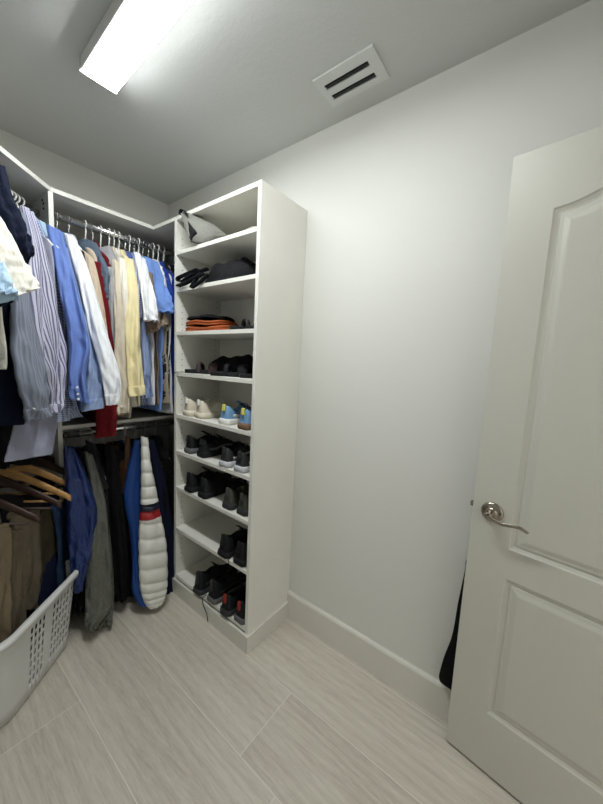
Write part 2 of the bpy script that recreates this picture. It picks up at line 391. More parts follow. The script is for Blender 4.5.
# ------------------------------------------------------------------ hangers
SEC = {'A': (lambda s: Vector((s, YR, 0)), Vector((1, 0, 0)), Vector((0, -1, 0)), NB),
       'D': (lambda s: Vector((s, s+1.51, 0)), Vector((S2, S2, 0)), Vector((S2, -S2, 0)), ND)}
ZV = Vector((0, 0, 1))
M['hook_metal'] = metal('hook_steel', (190, 190, 190), .3)
def hanger(sec, s, zr, kind, what, low=.0):
    O, r, h, _ = SEC[sec]; o = O(s)+ZV*zr; nk = o-ZV*.11
    e = empty('clothes_hanger', nk)
    nm = {'white': 'white plastic', 'wood': 'light wooden', 'dark': 'dark wooden', 'steel': 'thin steel'}[kind]
    tag(e, nm+' hanger '+what, 'hanger', 'hangers on the rods')
    hk = M['hook_metal'] if kind != 'white' else M['plastic']; R_ = .0034 if kind == 'white' else .0022
    cr_ = .0155+R_; c = o+ZV*0
    m = MB(); pts = [nk, nk+ZV*.035, c-ZV*(cr_+.012)+h*cr_*.6]
    for i in range(15):
        a = -PI*.42+PI*1.25*i/14; pts.append(c+h*cr_*math.cos(a)+ZV*cr_*math.sin(a))
    # the hook rises behind the rod and curls over its front
    pts = [nk, nk+ZV*.03]+[p for p in pts[2:]]
    m.tube(pts, R_, 8); m.build('hook', hk, e, smooth=True)
    m = MB()
    if kind in ('white', 'steel'):
        rr = .0042 if kind == 'white' else .002
        for sg in (-1, 1):
            m.tube([nk-ZV*.0, nk+h*sg*.05-ZV*.012, nk+h*sg*.19-ZV*.085, nk+h*sg*.205-ZV*.10, nk+h*sg*.19-ZV*.112, nk-ZV*.112], rr, 8)
        m.build('frame', M['plastic'] if kind == 'white' else hk, e, smooth=True)
    else:
        pts = []; rad = []
        for i in range(31):
            t = -1+2*i/30; pts.append(nk+h*(.235 if zr < 1.5 else .19)*t-ZV*(-.004+.125*abs(t)**1.3)+r*.022*abs(t)**2); w = .021-.006*abs(t)+.004*math.exp(-(t*6)**2); rad.append((.008, w) )
        # flat contoured wooden body
        rg = []
        for p, (a, w) in zip(pts, rad): rg.append([p+r*a*math.cos(2*PI*k/12)+ZV*w*math.sin(2*PI*k/12) for k in range(12)])
        m.rings(rg); m.build('shoulder_bar', M['wood' if kind == 'wood' else 'darkwood'], e, smooth=True)
        m = MB(); m.tube([nk+h*.205-ZV*.125, nk-h*.205-ZV*.125], .005, 10); m.build('trouser_bar', M['wood' if kind == 'wood' else 'darkwood'], e, smooth=True)
    return e

# ------------------------------------------------------------------ garments
def px_edges(sec, st):
    n = SEC[sec][3]; return [on_plane(a[0], a[1], n, a[4]+.0) for a in st], [on_plane(a[2], a[3], n, a[4]-.02) for a in st]
SEED = [10]
def garment(sec, s, zr, mat, label, cat, group, hem=.80, sleeve=None, extra=(), collar=True, th=.016, sth=.014, w=.205,
            name='shirt', hang='white', hlabel=None, rear=True, amp=.014, quilt=0, cuff=True, buttons=0, hood=None, short=False, fmat=None, flare=1.1, samp=None, qamp=.006):
    O, r, h, n = SEC[sec]; SEED[0] += 1; sd = SEED[0]
    nk = O(s)+ZV*(zr-.115); e = empty(name, nk); tag(e, label, cat, group)
    if hang: hanger(sec, s, zr, hang, hlabel or 'holding the '+' '.join(label.split(' ')[:5]))
    st = [(.0, .050, .012), (-.012, .085, .016), (-.04, .145, th*1.0), (-.08, w*.95, th), (-.14, w, th*1.1)]
    k = 5
    for i in range(1, k+1): st.append((-.14-(hem-.14)*i/k, w*(1+(flare-1)*i/k), th*(1.1+.25*i/k)))
    L = [nk+ZV*z-h*ww for z, ww, t in st]; R = [nk+ZV*z+h*ww for z, ww, t in st]
    build_loft(loft(L, R, [t for _, _, t in st], sd, nu=56, nv=60, amp=amp, quilt=int(quilt*hem/.6) if quilt else 0), 'body', mat, e)
    sleeves = []
    if sleeve: L, R = px_edges(sec, sleeve); TH = [.012]+[sth]*(len(L)-1); sleeves.append((L, R, TH))
    else:
        ln = .2 if short else .5
        L = [nk+h*.17-ZV*.07, nk+h*.185-ZV*(.07+ln*.3), nk+h*.19-ZV*(.07+ln*.6), nk+h*.195-ZV*(.08+ln)]
        R = [nk+h*.20-ZV*.075, nk+h*.25-ZV*(.07+ln*.35), nk+h*.26-ZV*(.07+ln*.7), nk+h*.255-ZV*(.07+ln)]
        sleeves.append((L, R, [.012, sth, sth, sth]))
    if rear:
        ln = .2 if short else .5
        L = [nk-h*.17-ZV*.07, nk-h*.185-ZV*(.07+ln*.3), nk-h*.19-ZV*(.07+ln*.6), nk-h*.19-ZV*(.08+ln)]
        R = [nk-h*.20-ZV*.075, nk-h*.235-ZV*(.07+ln*.35), nk-h*.24-ZV*(.07+ln*.7), nk-h*.24-ZV*(.07+ln)]
        sleeves.append((L, R, [.012, sth, sth, sth]))
    for i, (L, R, TH) in enumerate(sleeves):
        kw = dict(nu=40, amp=samp if samp is not None else amp*.9, quilt=quilt, freq=2.2, qamp=qamp)
        sm = fmat if (fmat and i == 0) else mat
        so = build_loft(loft(L, R, TH, sd+100*i, nv=200 if quilt else 50, **kw), 'sleeve', sm, e)
        if cuff and not quilt:
            f = .93 if short else .90
            build_loft(loft(L, R, TH, sd+100*i, v0=f, v1=1.004, infl=.0016, nv=8, **kw), 'cuff', sm, so)
        if buttons and i == 0:
            n0 = CAM.copy()
            for b in range(buttons):
                v = .90+.08*b/max(1, buttons-1); c = cr(L, v)*.55+cr(R, v)*.45
                d = (CAM-c).normalized(); p = c+d*(sth+.008); u_ = d.orthogonal().normalized(); v_ = d.cross(u_)
                mm = MB(); mm.rings([[p+d*q+u_*ra*math.cos(2*PI*k/14)+v_*ra*math.sin(2*PI*k/14) for k in range(14)] for q, ra in ((-.006, .0052), (.0, .0052), (.0012, .0045))])
                mm.build('button', M['plastic'], so)
    for nm, stn, mt, t2, kw in extra:
        L, R = px_edges(sec, stn)
        kk = dict(amp=amp, freq=2.5); kk.update(kw)
        build_loft(loft(L, R, [t2]*len(L), sd+37, nu=44, nv=90 if kk.get('quilt') else 50, **kk), nm, mt, e)
    if collar:
        m = MB(); rg = []
        for q, (hh, rr_, z) in enumerate(((.052, .018, -.015), (.050, .018, .02), (.047, .017, .034), (.055, .023, .036), (.068, .030, .018), (.074, .034, .0), (.070, .031, -.002), (.056, .022, .018))):
            rg.append([nk+h*hh*math.cos(2*PI*k/32)+r*rr_*math.sin(2*PI*k/32)+ZV*(z-.012*math.cos(2*PI*k/32)**2*(1 if q > 3 else .3)) for k in range(32)])
        m.rings(rg, cap=False); m.build('collar', mat, e, smooth=True)
    if hood:
        m = MB(); rg = []
        for q, (c_, a_, b_, z) in enumerate(((.0, .055, .03, .02), (.02, .080, .040, .01), (.05, .090, .045, -.03), (.10, .085, .040, -.08), (.15, .065, .032, -.13), (.18, .03, .02, -.155))):
            rg.append([nk+h*(c_+a_*math.cos(2*PI*k/32))+r*(b_*(1+.05*math.sin(5*2*PI*k/32))*math.sin(2*PI*k/32))+ZV*(z+.006*math.sin(3*2*PI*k/32+q)) for k in range(32)])
        m.rings(rg); m.build('hood', hood, e, smooth=True)
    return e

C_ = {k: fabric('cloth_'+k, c, **kw) for k, c, kw in (
    ('periwinkle', (104, 128, 190), {}), ('paleblue', (138, 156, 190), {}), ('white', (224, 226, 230), {}), ('tan', (196, 180, 160), {}),
    ('slate', (88, 102, 118), {}), ('red', (104, 22, 28), {}), ('grey', (160, 160, 164), {}), ('beige', (204, 194, 176), {}),
    ('offwhite', (228, 224, 212), {}), ('cream', (224, 212, 168), {}), ('steelblue', (132, 148, 184), {}), ('brown', (128, 112, 100), {}),
    ('skyblue', (112, 144, 206), {}), ('royal', (40, 62, 140), {}), ('black', (14, 14, 16), {}), ('navy', (16, 22, 42), {}),
    ('ice', (170, 196, 218), {}), ('charcoal', (38, 38, 42), {}), ('lavender', (150, 152, 170), {}), ('taupe', (168, 154, 136), {}),
    ('khaki', (98, 89, 74), {}), ('sand', (120, 107, 86), {}), ('olive', (66, 62, 46), {}), ('jeans', (44, 62, 92), {}), ('darkblue', (18, 26, 48), {}),
    ('coffee', (78, 54, 38), {}), ('orange', (170, 90, 52), {}), ('totegrey', (128, 128, 122), {}))}
C_['nylon_blue'] = fabric('nylon_blue', (16, 42, 100), .28, 1.0, spec=.6)
C_['nylon_grey'] = fabric('nylon_grey', (92, 94, 86), .42, 1.0, spec=.5)
C_['shell_blue'] = fabric('shell_blue', (20, 58, 120), .55, .3, spec=.3)
C_['stripe'] = striped('cloth_lavender_stripe', (188, 188, 204), (104, 104, 132), .0088, .42)
C_['finestripe'] = striped('cloth_grey_fine_stripe', (128, 134, 148), (112, 118, 132), .008, .5)
C_['check'] = striped('cloth_blue_check', (176, 186, 208), (70, 82, 120), .011, .4, True)
C_['check2'] = striped('cloth_blue_white_check', (200, 206, 226), (88, 100, 160), .009, .45, True)
q = N('cloth_black_white_pattern'); n_ = q.noise(28, q.coord(), 2)
q.l(q.ramp(n_, [(.55, lin((16, 16, 18))), (.60, lin((175, 178, 185)))]), q.b.inputs['Base Color']); q.b.inputs['Roughness'].default_value = .85; C_['pattern'] = q.m
q = N('quilt_colour_block'); gz = q.n('ShaderNodeNewGeometry'); sp = q.n('ShaderNodeSeparateXYZ'); q.l(q.coord('Object'), sp.inputs[0])
BLK = q; BLKZ = sp.outputs[2]

GA = 'shirts on the upper back rod'; GD = 'shirts on the upper corner rod'; GJ = 'jackets on the lower back rod'; GT = 'trousers on the lower corner rod'
def g(sec, s, mat, label, cat='shirt', name='shirt', grp=None, **k):
    return garment(sec, s, k.pop('zr', RU), C_[mat], label, cat, grp or (GA if sec == 'A' else GD), name=name, **k)

g('A', .548, 'periwinkle', 'periwinkle blue buttoned shirt, first on the upper back rod beside the divider', buttons=3, hang='steel', sleeve=[(46, 226, 61, 232, 1.76), (53, 262, 71, 262, 1.70), (61, 300, 80, 300, 1.64), (67, 325, 87, 330, 1.60), (69, 350, 90, 350, 1.58), (68, 375, 86, 378, 1.57), (69, 398, 90, 404, 1.57)])
g('A', .572, 'paleblue', 'pale grey-blue shirt tucked between the periwinkle and the white shirt', hem=.78, hang=None, sleeve=[(62, 246, 70, 250, 1.75), (76, 290, 85, 295, 1.68), (83, 330, 92, 335, 1.62), (86, 360, 101, 360, 1.60), (84, 385, 104, 385, 1.58), (81, 412, 104, 408, 1.57)])
g('A', .596, 'white', 'white long-sleeved dress shirt, its cuff hanging over the red shirt', hang='steel', sleeve=[(64, 234, 77, 242, 1.76), (72, 262, 88, 268, 1.70), (82, 300, 98, 300, 1.64), (90, 335, 108, 337, 1.59), (98, 360, 117, 365, 1.55), (103, 385, 121, 385, 1.53), (106, 405, 119, 404, 1.53)])
g('A', .645, 'tan', 'tan knitted cardigan with a dark zip edge beside the white dress shirt', 'cardigan', 'cardigan', hang=None, collar=False,
  sleeve=[(82, 250, 94, 260, 1.74), (87, 275, 99, 280, 1.72), (93, 305, 105, 310, 1.69), (100, 335, 109, 340, 1.68), (104, 370, 112, 372, 1.67), (106, 395, 114, 395, 1.67)],
  extra=[('zip_edge', [(77, 247, 84, 252, 1.73), (82, 275, 89, 278, 1.71), (90, 305, 95, 308, 1.68), (98, 332, 101, 333, 1.67)], C_['black'], .006, {'amp': .003})])
g('A', .668, 'slate', 'slate blue denim jacket collar over the tan cardigan', 'jacket', 'denim_jacket', th=.02, amp=.005, short=True, hood=C_['slate'], hlabel='holding the slate blue denim jacket')
g('A', .70, 'red', 'long dark red shirt reaching below its neighbours to the lower rod', amp=.006, hem=.94, th=.02, w=.21, flare=1.0, collar=True,
  sleeve=[(94, 262, 102, 264, 1.75), (98, 290, 107, 292, 1.72), (104, 330, 112, 332, 1.70), (108, 360, 115, 362, 1.70), (110, 385, 117, 388, 1.70)], hang='steel',
  extra=[('hem_panel', [(96, 385, 117, 387, 1.66), (96, 410, 118, 410, 1.66), (95, 438, 116, 435, 1.66)], C_['red'], .014, {'amp': .006})])
g('A', .738, 'grey', 'light grey hooded sweatshirt with its hood hanging forward', 'sweatshirt', 'hooded_sweatshirt', collar=False, hood=C_['grey'], th=.02,
  sleeve=[(104, 268, 114, 268, 1.75), (106, 300, 115, 300, 1.72), (108, 350, 116, 350, 1.71), (110, 395, 117, 395, 1.71)])
g('A', .778, 'beige', 'long beige shirt with a buttoned cuff beside the grey sweatshirt', buttons=1, hem=.86, sleeve=[(112, 260, 121, 264, 1.75), (114, 300, 124, 300, 1.69), (114, 350, 127, 350, 1.67), (115, 390, 129, 390, 1.65), (115, 414, 130, 412, 1.65)])
g('A', .803, 'offwhite', 'off-white short shirt between the beige and the cream shirts', sleeve=[(119, 258, 126, 262, 1.74), (121, 290, 128, 290, 1.69), (124, 324, 129, 324, 1.68)])
g('A', .828, 'cream', 'cream yellow long-sleeved shirt with creased cuffs', sleeve=[(123, 256, 134, 262, 1.75), (125, 290, 138, 290, 1.69), (124, 330, 140, 330, 1.66), (126, 365, 142, 365, 1.63), (129, 397, 145, 395, 1.61)])
g('A', .86, 'check2', 'blue and white checked shirt beside the cream shirt', sleeve=[(133, 258, 140, 262, 1.75), (136, 290, 142, 290, 1.71), (138, 318, 142, 318, 1.70)], hang='wood', hlabel='holding the blue and white checked shirt')
g('A', .884, 'steelblue', 'steel blue long-sleeved shirt below the white tee sleeve', sleeve=[(136, 265, 142, 268, 1.76), (139, 310, 146, 310, 1.72), (141, 350, 149, 350, 1.69), (142, 380, 151, 380, 1.67), (143, 398, 153, 396, 1.67)])
g('A', .908, 'white', 'white short-sleeved tee with a wide sleeve on the upper back rod', 'tee shirt', 'tee_shirt', collar=False, short=True, sleeve=[(134, 252, 145, 260, 1.75), (138, 275, 151, 285, 1.69), (142, 300, 156, 303, 1.64), (144, 321, 158, 321, 1.62)], hang='wood', hlabel='holding the white short-sleeved tee')
g('A', .934, 'brown', 'dull brown tee, its sleeve showing below the white tee', 'tee shirt', 'tee_shirt', collar=False, short=True, hang='white', sleeve=[(143, 270, 153, 275, 1.74), (146, 300, 157, 305, 1.69), (146, 323, 160, 320, 1.67), (147, 335, 159, 330, 1.67)])
g('A', .958, 'skyblue', 'sky blue polo shirt with a folded collar next to the shoe cabinet', 'polo shirt', 'polo_shirt', short=True, hem=.84, hang='dark', hlabel='holding the sky blue polo shirt', sleeve=[(144, 257, 158, 263, 1.77), (149, 280, 166, 285, 1.74), (154, 300, 172, 303, 1.70), (157, 312, 175, 314, 1.68)])
g('A', .99, 'taupe', 'taupe shirt, a sliver showing below the sky blue polo', short=True, collar=False, hang='wood', hlabel='holding the taupe shirt', sleeve=[(153, 268, 160, 270, 1.78), (158, 300, 168, 305, 1.74), (158, 328, 168, 325, 1.72)])
g('A', 1.02, 'white', 'white shirt between the sky blue polo and the royal blue shirt', short=True, hem=.86, sleeve=[(156, 264, 163, 268, 1.78), (160, 280, 167, 285, 1.75), (163, 302, 170, 302, 1.74)])
g('A', 1.05, 'royal', 'royal blue shirt near the right end of the upper back rod', short=True, sleeve=[(160, 268, 168, 272, 1.77), (166, 290, 174, 295, 1.73), (168, 306, 176, 308, 1.72)])
g('A', 1.085, 'pattern', 'black and white patterned shirt hanging beside the shoe cabinet', hem=.86, sleeve=[(165, 275, 171, 278, 1.80), (164, 320, 172, 320, 1.78), (162, 360, 170, 362, 1.76), (163, 400, 170, 398, 1.76)])
g('A', 1.125, 'black', 'plain black shirt, last on the upper back rod', hem=.86, th=.022, hang=None)
# corner section, upper rod
g('D', .135, 'navy', 'navy polo shirt with a wide short sleeve at the picture edge', 'polo shirt', 'polo_shirt', short=True, th=.022, sth=.022, sleeve=[(-10, 170, 5, 168, 1.28), (-5, 205, 14, 202, 1.2), (8, 238, 27, 234, 1.15), (23, 264, 34, 255, 1.1)])
g('D', .09, 'offwhite', 'cream white tee with its short sleeve below the navy polo', 'tee shirt', 'tee_shirt', short=True, collar=False, hem=.60, sth=.02, hang=None, sleeve=[(-24, 222, -2, 214, 1.2), (-12, 250, 13, 244, 1.14), (2, 275, 27, 270, 1.08), (13, 297, 36, 290, 1.05)])
g('D', .045, 'ice', 'pale ice blue tee sleeve at the left picture edge', 'tee shirt', 'tee_shirt', short=True, collar=False, hem=.60, sth=.018, hang=None, sleeve=[(-24, 262, 0, 254, 1.15), (-16, 283, 8, 276, 1.08), (-6, 297, 17, 300, 1.03)])
g('D', .0, 'navy', 'dark navy tee hem below the ice blue tee at the picture edge', 'tee shirt', 'tee_shirt', short=True, collar=False, hang=None, sleeve=[(-24, 262, 2, 262, 1.18), (-16, 283, 7, 283, 1.13), (-8, 310, 14, 302, 1.1)])
g('D', .25, 'black', 'long black garment hanging behind the grey striped shirt', 'coat', 'coat', hem=1.0, hang=None, w=.15, sleeve=[(-8, 240, 8, 240, 1.34), (-6, 330, 12, 330, 1.3), (-6, 400, 10, 400, 1.3), (-6, 470, 8, 465, 1.3)])
g('D', .34, 'finestripe', 'dark grey finely striped shirt with a broad rounded cuff', hem=.72, sth=.02, buttons=1, hlabel='holding the dark grey finely striped shirt', extra=[('shirt_tail', [(10, 330, 30, 330, 1.24), (9, 380, 34, 380, 1.24), (12, 424, 40, 418, 1.24)], C_['finestripe'], .012, {})],
  sleeve=[(17, 212, 27, 217, 1.30), (13, 250, 27, 255, 1.24), (11, 300, 28, 300, 1.19), (13, 340, 36, 340, 1.16), (16, 375, 43, 375, 1.14), (21, 400, 46, 398, 1.13), (25, 421, 49, 414, 1.13)])
g('D', .375, 'stripe', 'lavender and white vertically striped shirt on the corner rod', hem=.7, sth=.02, sleeve=[(20, 206, 33, 214, 1.30), (24, 240, 41, 245, 1.26), (25, 290, 53, 290, 1.22), (30, 330, 60, 330, 1.19), (38, 365, 63, 365, 1.18), (44, 395, 60, 395, 1.18), (45, 413, 57, 412, 1.18)])
g('D', .41, 'check', 'blue and grey checked shirt showing beside the lavender striped shirt', hem=.66, sleeve=[(28, 216, 39, 222, 1.34), (40, 250, 51, 255, 1.28), (50, 290, 61, 295, 1.25), (58, 325, 68, 335, 1.22), (60, 350, 69, 352, 1.22), (58, 375, 66, 372, 1.22), (57, 400, 70, 400, 1.21), (58, 422, 79, 416, 1.2)])
g('D', .45, 'ice', 'light blue shirt, last on the corner rod before the divider', hang=None, hem=.66, sleeve=[(36, 220, 45, 225, 1.38), (44, 245, 53, 250, 1.34), (55, 290, 63, 290, 1.31), (60, 330, 67, 330, 1.28), (62, 380, 69, 380, 1.27)])
g('D', .31, 'lavender', 'lavender grey shirt whose long tail hangs lowest over the wooden hangers', hem=.70, hlabel='holding the lavender grey shirt', sleeve=[(14, 228, 24, 232, 1.33), (14, 300, 30, 300, 1.29), (16, 380, 32, 380, 1.27), (18, 410, 34, 410, 1.27)],
  extra=[('shirt_tail', [(14, 320, 56, 320, 1.27), (14, 380, 60, 380, 1.26), (13, 420, 57, 418, 1.25), (6, 462, 51, 454, 1.24)], C_['lavender'], .012, {'amp': .006})])
for s_, w_ in ((.36, 'empty, between the lavender striped and the grey striped shirt'), (.39, 'empty, between the lavender striped and the checked shirt')): hanger('D', s_, RU, 'white', w_)

# lower back rod: jackets (shoulders just under the rod)
def j(s, mat, label, cat='jacket', name='jacket', **k):
    k.setdefault('hang', 'steel'); return garment('A', s, RL, C_[mat], label, cat, GJ, name=name, **k)
j(.548, 'nylon_blue', 'shiny royal blue nylon jacket hanging beside the trousers', hem=.62, th=.02, sth=.03, amp=.016, cuff=False,
  sleeve=[(64, 446, 74, 447, 1.78), (64, 475, 88, 478, 1.74), (66, 510, 97, 508, 1.71), (68, 540, 95, 540, 1.70), (70, 565, 88, 565, 1.70), (73, 590, 84, 588, 1.70)])
j(.575, 'black', 'black jacket hanging low behind the laundry basket', hem=.75, th=.018, hang=None, sleeve=[(76, 450, 86, 452, 1.80), (80, 500, 92, 502, 1.78), (76, 560, 88, 560, 1.75), (74, 590, 87, 590, 1.74), (73, 613, 85, 611, 1.73)])
j(.615, 'nylon_grey', 'grey nylon jacket with gathered elastic cuffs reaching nearly to the floor', hem=.76, th=.02, sth=.032, amp=.012, cuff=False,
  sleeve=[(83, 450, 93, 455, 1.78), (90, 490, 104, 492, 1.73), (89, 530, 109, 530, 1.69), (86, 570, 113, 570, 1.67), (85, 603, 112, 603, 1.66), (86, 618, 99, 622, 1.65), (85, 624, 99, 627, 1.65)],
  extra=[('sleeve', [(92, 500, 105, 500, 1.72), (94, 550, 112, 550, 1.69), (97, 590, 114, 592, 1.67), (99, 612, 113, 614, 1.665), (98, 623, 112, 622, 1.66)], C_['nylon_grey'], .024, {'gather': .75}),
         ('cuff', [(85, 612, 97, 614, 1.648), (84, 622, 98, 627, 1.645)], C_['nylon_grey'], .022, {'gather': .01}), ('cuff', [(99, 610, 112, 612, 1.657), (99, 622, 113, 622, 1.655)], C_['nylon_grey'], .02, {'gather': .01})])
j(.66, 'charcoal', 'dark jacket hood hanging behind the grey nylon jacket', th=.02, hem=.7, hood=C_['charcoal'], sleeve=[(85, 440, 96, 445, 1.82), (92, 480, 104, 480, 1.8), (98, 540, 110, 540, 1.78), (100, 580, 112, 580, 1.78)])
j(.715, 'black', 'black coat hanging between the grey nylon jacket and the quilted jacket', 'coat', 'coat', hem=.80, th=.03, sth=.035, sleeve=[(104, 445, 114, 447, 1.80), (106, 480, 121, 482, 1.76), (108, 530, 126, 530, 1.74), (110, 570, 128, 570, 1.72), (114, 597, 128, 596, 1.72)])
j(.775, 'coffee', 'brown jacket edge showing beside the blue quilted jacket', hem=.5, th=.015, sleeve=[(126, 436, 130, 438, 1.81), (124, 465, 130, 466, 1.79), (122, 494, 128, 492, 1.78)])
j(.80, 'black', 'black jacket pressed behind the blue and white quilted jacket', hem=.80, th=.03, sth=.03, hang=None, sleeve=[(112, 450, 126, 452, 1.84), (116, 500, 132, 500, 1.82), (118, 560, 136, 560, 1.78), (120, 594, 136, 594, 1.76)])
# colour-block quilted jacket
zc = Vector((.84, YR, RL-.115)); z_root = zc.z
mr = BLK.n('ShaderNodeMapRange'); BLK.l(BLKZ, mr.inputs[0]); 
def zpx(py): return on_plane(150, py, NB, 1.645).z-z_root
zt_, zb_ = zpx(430), zpx(612); mr.inputs[1].default_value = zb_; mr.inputs[2].default_value = zt_
def fz(py): return (zpx(py)-zb_)/(zt_-zb_)
cW, cN, cR = lin((220, 219, 212)), lin((18, 24, 46)), lin((150, 24, 30))
BLK.l(BLK.ramp(mr.outputs[0], [(0, cW), (fz(516), cR), (fz(508), cN), (fz(501), cW)], 'CONSTANT'), BLK.b.inputs['Base Color'])
BLK.b.inputs['Roughness'].default_value = .5; BLK.bump(BLK.noise(40, BLK.coord()), .35, .008); C_['block'] = BLK.m
j(.84, 'shell_blue', 'blue, white, navy and red quilted puffer jacket', 'jacket', 'puffer_jacket', hem=.74, th=.02, sth=.028, quilt=17, fmat=C_['block'], amp=.004, hang='white', hlabel='holding the blue and white quilted jacket', collar=True, qamp=.016,
  sleeve=[(141, 436, 148, 438, 1.70), (141, 465, 151, 465, 1.67), (141, 497, 157, 495, 1.645), (140, 515, 160, 513, 1.64), (139, 550, 166, 546, 1.62), (140, 585, 167, 580, 1.60), (144, 602, 165, 596, 1.59), (148, 606, 162, 601, 1.59)],
  extra=[('side_panel', [(134, 440, 141, 440, 1.76), (124, 493, 142, 495, 1.72), (129, 530, 142, 530, 1.69), (132, 565, 143, 565, 1.66), (132, 590, 147, 596, 1.63), (139, 606, 155, 607, 1.60)], C_['shell_blue'], .02, {'amp': .004}),
         ('back_panel', [(147, 440, 154, 440, 1.78), (153, 480, 165, 480, 1.74), (158, 530, 173, 530, 1.70), (160, 570, 174, 570, 1.68), (160, 600, 173, 596, 1.67)], C_['navy'], .02, {'amp': .006})])
for s_, lb_ in ((.90, 'black jacket between the quilted jacket and the shoe cabinet'), (.96, 'black coat beside the shoe cabinet panel'), (1.03, 'black coat deepest in the corner behind the shoe cabinet')):
    j(s_, 'black', lb_, 'coat' if 'coat' in lb_ else 'jacket', 'coat' if 'coat' in lb_ else 'jacket', hem=.80, th=.028, sth=.02, w=.19)

# lower corner rod: trousers folded over wooden hangers
def trousers(s, mat, label, hg, hl, legs, th=.016, extra=None):
    O, r, h, n = SEC['D']; nk = O(s)+ZV*(RL-.115); e = empty('trousers', nk); tag(e, label, 'trousers', GT)
    if hg: hanger('D', s, RL, hg, hl)
    for i, (st, dz) in enumerate(legs):
        L, R = px_edges('D', st); SEED[0] += 1
        build_loft(loft(L, R, [th*.8]+[th]*(len(L)-1), SEED[0], amp=.007, freq=1.8), 'leg', C_[mat], e)
    # the fold over the hanger bar
    L, R = px_edges('D', legs[0][0]); a, b = L[0], R[0]; m = MB(); rg = []
    for i in range(21):
        t = i/20; p = a.lerp(b, t); rg.append([p+r*(th*.95)*math.cos(2*PI*k/16)+ZV*(.014*math.sin(2*PI*k/16)+.002*math.sin(t*19)) for k in range(16)])
    m.rings(rg); m.build('waistband', C_[mat], e, smooth=True); return e
trousers(.155, 'sand', 'sand coloured trousers at the left picture edge above the basket', 'dark', 'holding the sand coloured trousers', [([(-14, 530, 10, 527, 1.33), (-14, 570, 10, 570, 1.33), (-14, 615, 9, 612, 1.33), (-12, 650, 6, 648, 1.33)], 0)])
trousers(.205, 'khaki', 'khaki cargo trousers folded over a hanger beside the sand trousers', None, '', [([(9, 516, 39, 513, 1.36), (12, 545, 39, 545, 1.36), (20, 575, 39, 575, 1.36), (20, 610, 36, 609, 1.36)], 0), ([(6, 530, 24, 530, 1.345), (8, 580, 25, 580, 1.345), (6, 650, 22, 645, 1.345)], 0)])
trousers(.30, 'olive', 'dark olive trousers behind the khaki ones', 'wood', 'lower of the two light ones, above the olive trousers', [([(36, 513, 60, 506, 1.39), (38, 545, 60, 540, 1.39), (36, 575, 59, 570, 1.39), (30, 612, 56, 600, 1.39)], 0)])
trousers(.36, 'jeans', 'blue denim jeans hanging beside the shiny blue jacket', 'wood', 'upper of the two light ones, above the denim jeans', [([(52, 508, 67, 503, 1.34), (56, 530, 73, 530, 1.33), (57, 555, 77, 552, 1.32), (57, 588, 80, 582, 1.32)], 0)])
trousers(.42, 'darkblue', 'dark navy trousers hanging low inside the basket rim', 'dark', 'directly behind the light wooden hangers', [([(50, 490, 78, 485, 1.42), (46, 540, 74, 540, 1.40), (40, 580, 70, 575, 1.38), (28, 640, 66, 600, 1.36)], 0)], th=.025)
trousers(.46, 'black', 'black trousers behind the dark wooden hangers', 'dark', 'farthest back of the dark ones on the lower corner rod', [([(30, 480, 72, 478, 1.5), (30, 540, 72, 540, 1.5), (26, 600, 74, 590, 1.5)], 0)], th=.03)
trousers(.25, 'charcoal', 'charcoal trousers folded under the light wooden hangers', 'dark', 'in front of the light ones, above the charcoal trousers', [([(0, 498, 60, 498, 1.46), (2, 560, 44, 555, 1.46), (2, 630, 40, 612, 1.46)], 0)], th=.02)

